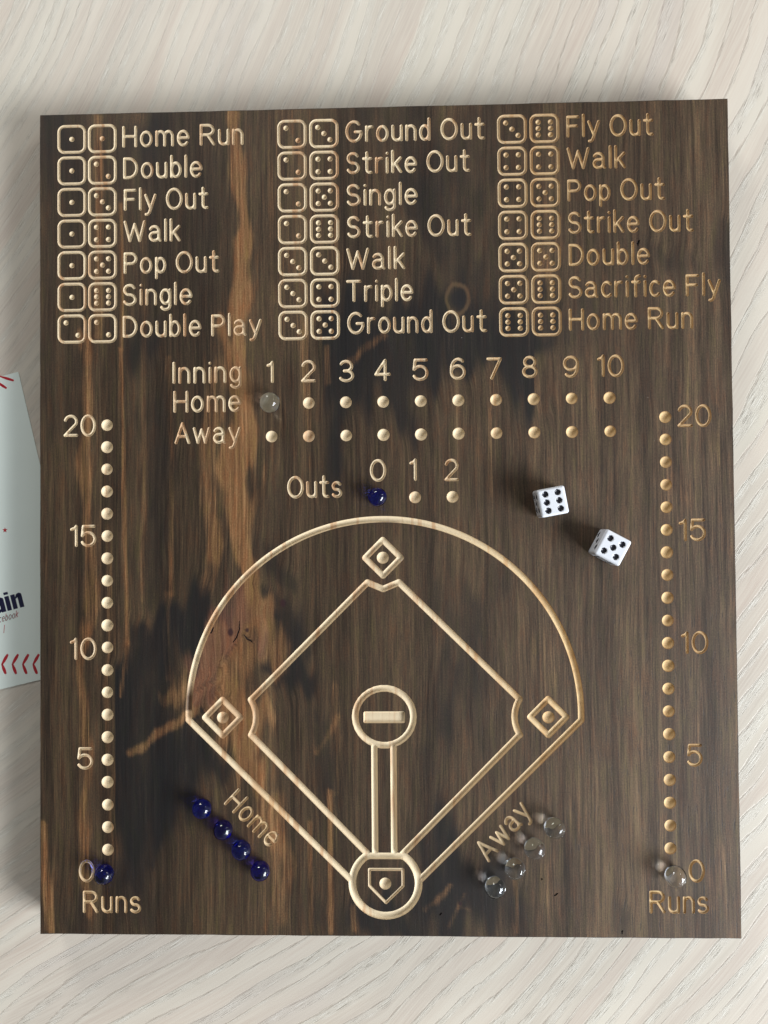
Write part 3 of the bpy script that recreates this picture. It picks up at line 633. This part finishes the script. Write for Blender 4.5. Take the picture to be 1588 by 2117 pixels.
for a, b in zip(rings[:-1], rings[1:]):
    n = len(a)
    for k in range(n): ef.append([a[k], b[k], b[(k + 1) % n], a[(k + 1) % n]])
ef.append(list(reversed(rings[-1])))
EV = np.array(ev)
edge = mesh_obj('panel_edge', [pt(*v) for v in ev], ef, M_EDGE, board, False)
edge.matrix_parent_inverse = INV
made = {}
for oid in range(1, len(PARTS)):
    P = PARTS[oid]
    par = made.get(P['parent'], board)
    if oid in part_faces:
        u, f = submesh(part_faces[oid])
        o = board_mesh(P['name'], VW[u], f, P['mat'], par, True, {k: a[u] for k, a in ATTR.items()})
        if par is board: o.matrix_parent_inverse = INV
    elif P['group']:
        o = empty(P['name'], (0, 0, 0), board); o.matrix_parent_inverse = INV
    else:
        continue
    if P['label']: o['label'] = P['label']
    made[oid] = o

# ------------------------------------------------------------------ table
bm = bmesh.new()
bmesh.ops.create_cube(bm, size=1.0, matrix=Matrix.Translation((0, 0, -.015)) @ Matrix.Diagonal((1.7, 1.7, .03, 1)))
me = bpy.data.meshes.new('table_top'); bm.to_mesh(me); bm.free(); me.materials.append(M_TABLE)
tb = bpy.data.objects.new('table_top', me); COL.objects.link(tb)
tag(tb, 'whitewashed pale wood table top with diagonal grain', kind='structure')

# ------------------------------------------------------------------ marbles
def marble(name, x, y, r, mat, label, group, seat=12.2):
    bm = bmesh.new()
    bmesh.ops.create_uvsphere(bm, u_segments=64, v_segments=40, radius=r * S)
    for v in bm.verts:
        n = v.co.normalized()
        k = 1 + .006 * math.sin(2.1 * n.x * 3 + seed_) + .006 * math.cos(2.7 * n.y * 2 + seed_ * 2)
        v.co *= k
    me = bpy.data.meshes.new(name); bm.to_mesh(me); bm.free()
    me.polygons.foreach_set("use_smooth", [True] * len(me.polygons)); me.materials.append(mat)
    o = bpy.data.objects.new(name, me)
    cz = math.sqrt(r * r - seat ** 2) + .25
    o.location = pt(x, y, cz); o.rotation_euler = (random.random(), random.random(), random.random())
    COL.objects.link(o)
    tag(o, label, 'marble', group)
BL_LABELS = ['blue glass marble in the hole under the Outs 0',
             'blue glass marble nearest the H, uppermost of the four by the slanted word Home',
             'very dark blue glass marble, second from top of the four by slanted word Home',
             'blue glass marble, third from the top of the four by the slanted word Home',
             'dark blue glass marble nearest the e, lowest of the four by the slanted word Home',
             'blue glass marble touching the 0 above the word Runs']
CL_LABELS = ['clear glass marble under inning number 1 in the Home row',
             'clear glass marble nearest the y, uppermost of the four by the slanted word Away',
             'clear glass marble, second from the top of the four by the slanted word Away',
             'clear glass marble, third from the top of the four by the slanted word Away',
             'clear glass marble nearest the A, lowest of the four by the slanted word Away',
             'clear glass marble beside the 0 above the word Runs']
for i, (x, y) in enumerate(BLUE):
    seed_ = i * 1.7
    marble('glass_marble', x, y, 19.8 if i else 19.4, M_BLUE2 if i in (2, 4) else M_BLUE, BL_LABELS[i], 'blue glass marbles')
for i, (x, y) in enumerate(CLEAR):
    seed_ = 5 + i * 1.3
    marble('glass_marble', x, y, 21.0, M_CLEAR, CL_LABELS[i], 'clear glass marbles', 8.0 if i else 12.2)

# ------------------------------------------------------------------ dice
def die(x, y, rot, faces_pips, label):
    A = 28.0; RC = 5.0; N = 44; PR = 6.2; OFF = 13.2
    root = empty('die', pt(x, y, .3)); root.rotation_euler = (0, 0, rot)
    tag(root, label, 'die', 'two white dice')
    bv, bf, key = [], [], {}
    pips = {}
    axes = {'top': ((1,0,0),(0,1,0),(0,0,1)), 'bottom': ((1,0,0),(0,-1,0),(0,0,-1)), 'px': ((0,1,0),(0,0,1),(1,0,0)), 'nx': ((0,-1,0),(0,0,1),(-1,0,0)),
            'py': ((-1,0,0),(0,0,1),(0,1,0)), 'ny': ((1,0,0),(0,0,1),(0,-1,0))}
    def addv(p, store, kd):
        k = (round(p[0], 3), round(p[1], 3), round(p[2], 3))
        if k not in kd: kd[k] = len(store); store.append(((p[0]) * S, (p[1]) * S, (p[2] + A) * S))
        return kd[k]
    for fn, (U, Vv, Nn) in axes.items():
        U, Vv, Nn = Vector(U), Vector(Vv), Vector(Nn)
        pc = [(a * (OFF if faces_pips[fn] != 6 else 12.4), b * (OFF + .6 if faces_pips[fn] != 6 else 16.4)) for a, b in PIPS[faces_pips[fn]]]
        def P(a, b):
            p = U * a + Vv * b + Nn * A
            q = Vector([max(-(A - RC), min(A - RC, c)) for c in p])
            d = p - q
            p = q + d.normalized() * RC if d.length > 1e-6 else p
            for cx, cyy in pc:
                dd = math.hypot(a - cx, b - cyy)
                if dd < PR: p = p - Nn * (2.9 * math.sqrt(1 - (dd / PR) ** 2))
            return p
        gr = [-A + 2 * A * i / N for i in range(N + 1)]
        for i in range(N):
            for j in range(N):
                a, b = (gr[i] + gr[i + 1]) / 2, (gr[j] + gr[j + 1]) / 2
                hit = None
                for n, (cx, cyy) in enumerate(pc):
                    if math.hypot(a - cx, b - cyy) < PR: hit = n
                quad = [P(gr[i], gr[j]), P(gr[i + 1], gr[j]), P(gr[i + 1], gr[j + 1]), P(gr[i], gr[j + 1])]
                if hit is None: bf.append([addv(q, bv, key) for q in quad])
                else:
                    s_, fc, kd = pips.setdefault((fn, hit), ([], [], {}))
                    fc.append([addv(q, s_, kd) for q in quad])
    mesh_obj('die_body', bv, bf, M_DIE, root, True)
    for (fn, h), (s_, fc, kd) in pips.items():
        mesh_obj('pip', s_, fc, M_PIP, root, True)
die(*DIE_POS[0], math.radians(10.3), dict(top=6, bottom=1, nx=5, px=2, ny=4, py=3), 'white plastic die showing six, nearer the Outs row')
die(*DIE_POS[1], math.radians(-28.6), dict(top=5, bottom=2, nx=3, px=4, ny=6, py=1), 'white plastic die showing five, nearer the column of score holes')

# ------------------------------------------------------------------ printed card tucked under the board
CU, CV = Vector((.9732, -.2300)), Vector((.2300, .9732))       # along its short side, down its long side (board units, y down)
BRc = Vector((66.7, 1178.7))
CW_, CH_ = 330.0, 670.0
def card_h(s):
    """lift of the card over the table (board units) at distance s in from its tucked edge"""
    return CARD_CURL * max(0.0, (s - 80) / 250.0) ** 1.6
CARD_CURL = 0.0
def card_pt(s, v, lift=0.0):
    """s: distance from the right edge, v: distance up from the lower edge"""
    p = BRc - CU * s - CV * v
    return ((p.x - W / 2) * S, (H / 2 - p.y) * S, .0001 + card_h(s) * S + .0003 + lift)
def card_uv(x, y):
    d = BRc - Vector((x, y)); return d.dot(CU), d.dot(CV)
card = empty('score_card', card_pt(CW_ / 2, CH_ / 2)[:2] + (0,))
tag(card, 'white printed card with red baseball stitching tucked under the board', 'card')
ns, nv = 33, 12
cv_, cf_ = [], []
for lay in (0, 1):
    for i in range(ns + 1):
        for j in range(nv + 1):
            p = card_pt(CW_ * i / ns, CH_ * j / nv); cv_.append((p[0], p[1], p[2] - (.0003 if lay else 0)))
st_ = nv + 1; tot = (ns + 1) * st_
for i in range(ns):
    for j in range(nv):
        a = i * st_ + j
        cf_.append([a, a + 1, a + st_ + 1, a + st_]); b = a + tot
        cf_.append([b, b + st_, b + st_ + 1, b + 1])
for i in range(ns):
    for j in (0, nv):
        a = i * st_ + j; q = [a, a + st_, a + st_ + tot, a + tot]; cf_.append(q if j == 0 else q[::-1])
for j in range(nv):
    for i in (0, ns):
        a = i * st_ + j; q = [a, a + 1, a + 1 + tot, a + tot]; cf_.append(q[::-1] if i == 0 else q)
def to_card(o):
    o.parent = card; o.matrix_parent_inverse = Matrix.Translation(-card.location)
    return o
to_card(mesh_obj('card_sheet', cv_, cf_, M_CARD, None, False))
def print_shape(name, tris, mat, label=None):
    """tris: polygons in board-plane coordinates"""
    vs, fs = [], []
    for P in tris:
        fs.append([len(vs) + k for k in range(len(P))])
        for (x, y) in P:
            s, v = card_uv(x, y); vs.append(card_pt(s, v, .00004))
    o = to_card(mesh_obj(name, vs, fs, mat, None, False))
    bmx = bmesh.new(); bmx.from_mesh(o.data)
    for f_ in bmx.faces:
        f_.normal_update()
        if f_.normal.z < 0: f_.normal_flip()
    bmx.to_mesh(o.data); bmx.free()
    if label: o['label'] = label
    return o
def blade(a, b, w0, w1, n=8):
    a, b = Vector(a), Vector(b); d = (b - a).normalized(); nn = Vector((-d.y, d.x)); L = []
    for k in range(n + 1):
        t = k / n; w = (w0 + (w1 - w0) * t) * (.35 + .65 * math.sin(math.pi * min(1, max(0, .12 + .8 * t)))) ; L.append((a + (b - a) * t, w))
    return [tuple(p + nn * w) for p, w in L] + [tuple(p - nn * w) for p, w in reversed(L)]
for k in range(-9, 6):
    bx, by = -123.6 + 23.1 * k, 1170.3 + (1.2 * abs(k) ** 1.5 if k < 0 else 0)
    print_shape('stitch_mark', [blade((bx, by), (bx + 13.0, by - 22.5), 2.6, 4.0), blade((bx, by - 1), (bx + 8.5, by + 20.5), 2.6, 4.2)], M_RED)
print_shape('stitch_mark', [blade((-129, 536), (-97.5, 546), 2.0, 3.6), blade((-129, 536), (-140, 518), 2.0, 3.4)], M_RED)
print_shape('stitch_mark', [blade((-139, 546), (-113.5, 563), 2.0, 3.6), blade((-139, 546), (-158, 536), 2.0, 3.4)], M_RED)
star = []
for k in range(10):
    a = math.radians(-90 + 36 * k); rr = 6.2 if k % 2 == 0 else 2.5
    star.append((-117 + rr * math.cos(a), 875.6 + rr * math.sin(a)))
print_shape('printed_star', [[star[k], star[(k + 1) % 10], (-117, 875.6)] for k in range(10)], M_RED)
def ribbon(strokes, w):
    T_ = []
    for st in strokes:
        for a, b in zip(st[:-1], st[1:]):
            a_, b_ = Vector(a), Vector(b)
            if (b_ - a_).length < 1e-6: continue
            d = (b_ - a_).normalized(); nn = Vector((-d.y, d.x)) * w; e = d * w * .6
            T_.append([tuple(a_ - e + nn), tuple(b_ + e + nn), tuple(b_ + e - nn), tuple(a_ - e - nn)])
    return T_
def place_line(strokes, ox, oy, scx, scy, ang, shear=0.0):
    ca_, sa_ = math.cos(ang), math.sin(ang)
    out = []
    for st in strokes:
        L = []
        for px, py in st:
            px2 = (px + shear * py) * scx; py2 = py * scy
            L.append((ox + px2 * ca_ + py2 * sa_, oy + px2 * sa_ - py2 * ca_))
        out.append(L)
    return out
# heavy condensed letters "ain" built of bars (unit: letter height 32)
ang = math.radians(-14.5)
def bars(rects, ox, oy, name, label=None):
    polys = []
    for R0 in rects:
        P = R0 if len(R0) > 4 or hasattr(R0[0], '__len__') else [(R0[0], R0[1]), (R0[2], R0[1]), (R0[2], R0[3]), (R0[0], R0[3])]
        polys.append(place_line([P], ox, oy, 1, 1, ang)[0])
    print_shape(name, polys, M_NAVY, label)
ox, oy = -73.5, 1043.5       # lower right end of the n
def L_(x): return (ox + x * math.cos(ang), oy + x * math.sin(ang))
x0 = -25.0
bars([(x0, 0, x0 + 10, 32), (x0 + 15, 0, x0 + 25, 27), [(x0 + 10, 25), (x0 + 13, 31), (x0 + 19, 33), (x0 + 24, 31), (x0 + 25, 27), (x0 + 15, 24), (x0 + 10, 21)]], ox, oy, 'printed_letter', 'heavy navy printed n')
x0 = -38.5
bars([(x0, 0, x0 + 10, 32), (x0, 35.5, x0 + 10, 41)], ox, oy, 'printed_letter', 'heavy navy printed i')
x0 = -66.0
bars([(x0 + 14, 0, x0 + 24.5, 27), [(x0 + 1, 22), (x0 + 2, 30), (x0 + 8, 33), (x0 + 18, 33), (x0 + 23.5, 30.5), (x0 + 24.5, 27), (x0 + 14, 26), (x0 + 11, 28), (x0 + 10, 22)],
      [(x0, 4), (x0 + 3, 0), (x0 + 9, -1), (x0 + 15, 3), (x0 + 15, 8), (x0 + 10, 7), (x0 + 9.5, 12), (x0 + 15, 16), (x0 + 15, 21), (x0 + 4, 17), (x0, 12)]], ox, oy, 'printed_letter', 'heavy navy printed a')
def script(text, ex, ey, h, name, label):
    gl, w = layout(text, 20)
    # joined-up slanting hand: squeeze the gaps and link neighbours
    strokes = []
    x_ = 0
    for ch, st in gl:
        a, b = glyph_w(ch)
        for s_ in st: strokes.append([(p[0] * .80, p[1]) for p in s_])
    sc_ = h / 40.0
    w2 = w * .80 * sc_
    a_ = math.radians(-15.5)
    P = place_line(strokes, ex - w2 * math.cos(a_), ey - w2 * math.sin(a_), sc_, sc_, a_, .38)
    print_shape(name, ribbon(P, .62), M_RED, label)
script('facebook', -88.5, 1066.5, 13.0, 'printed_word', 'small red slanting print')
script('l', -119.5, 1101.0, 15.0, 'printed_word', 'small red slanting print')
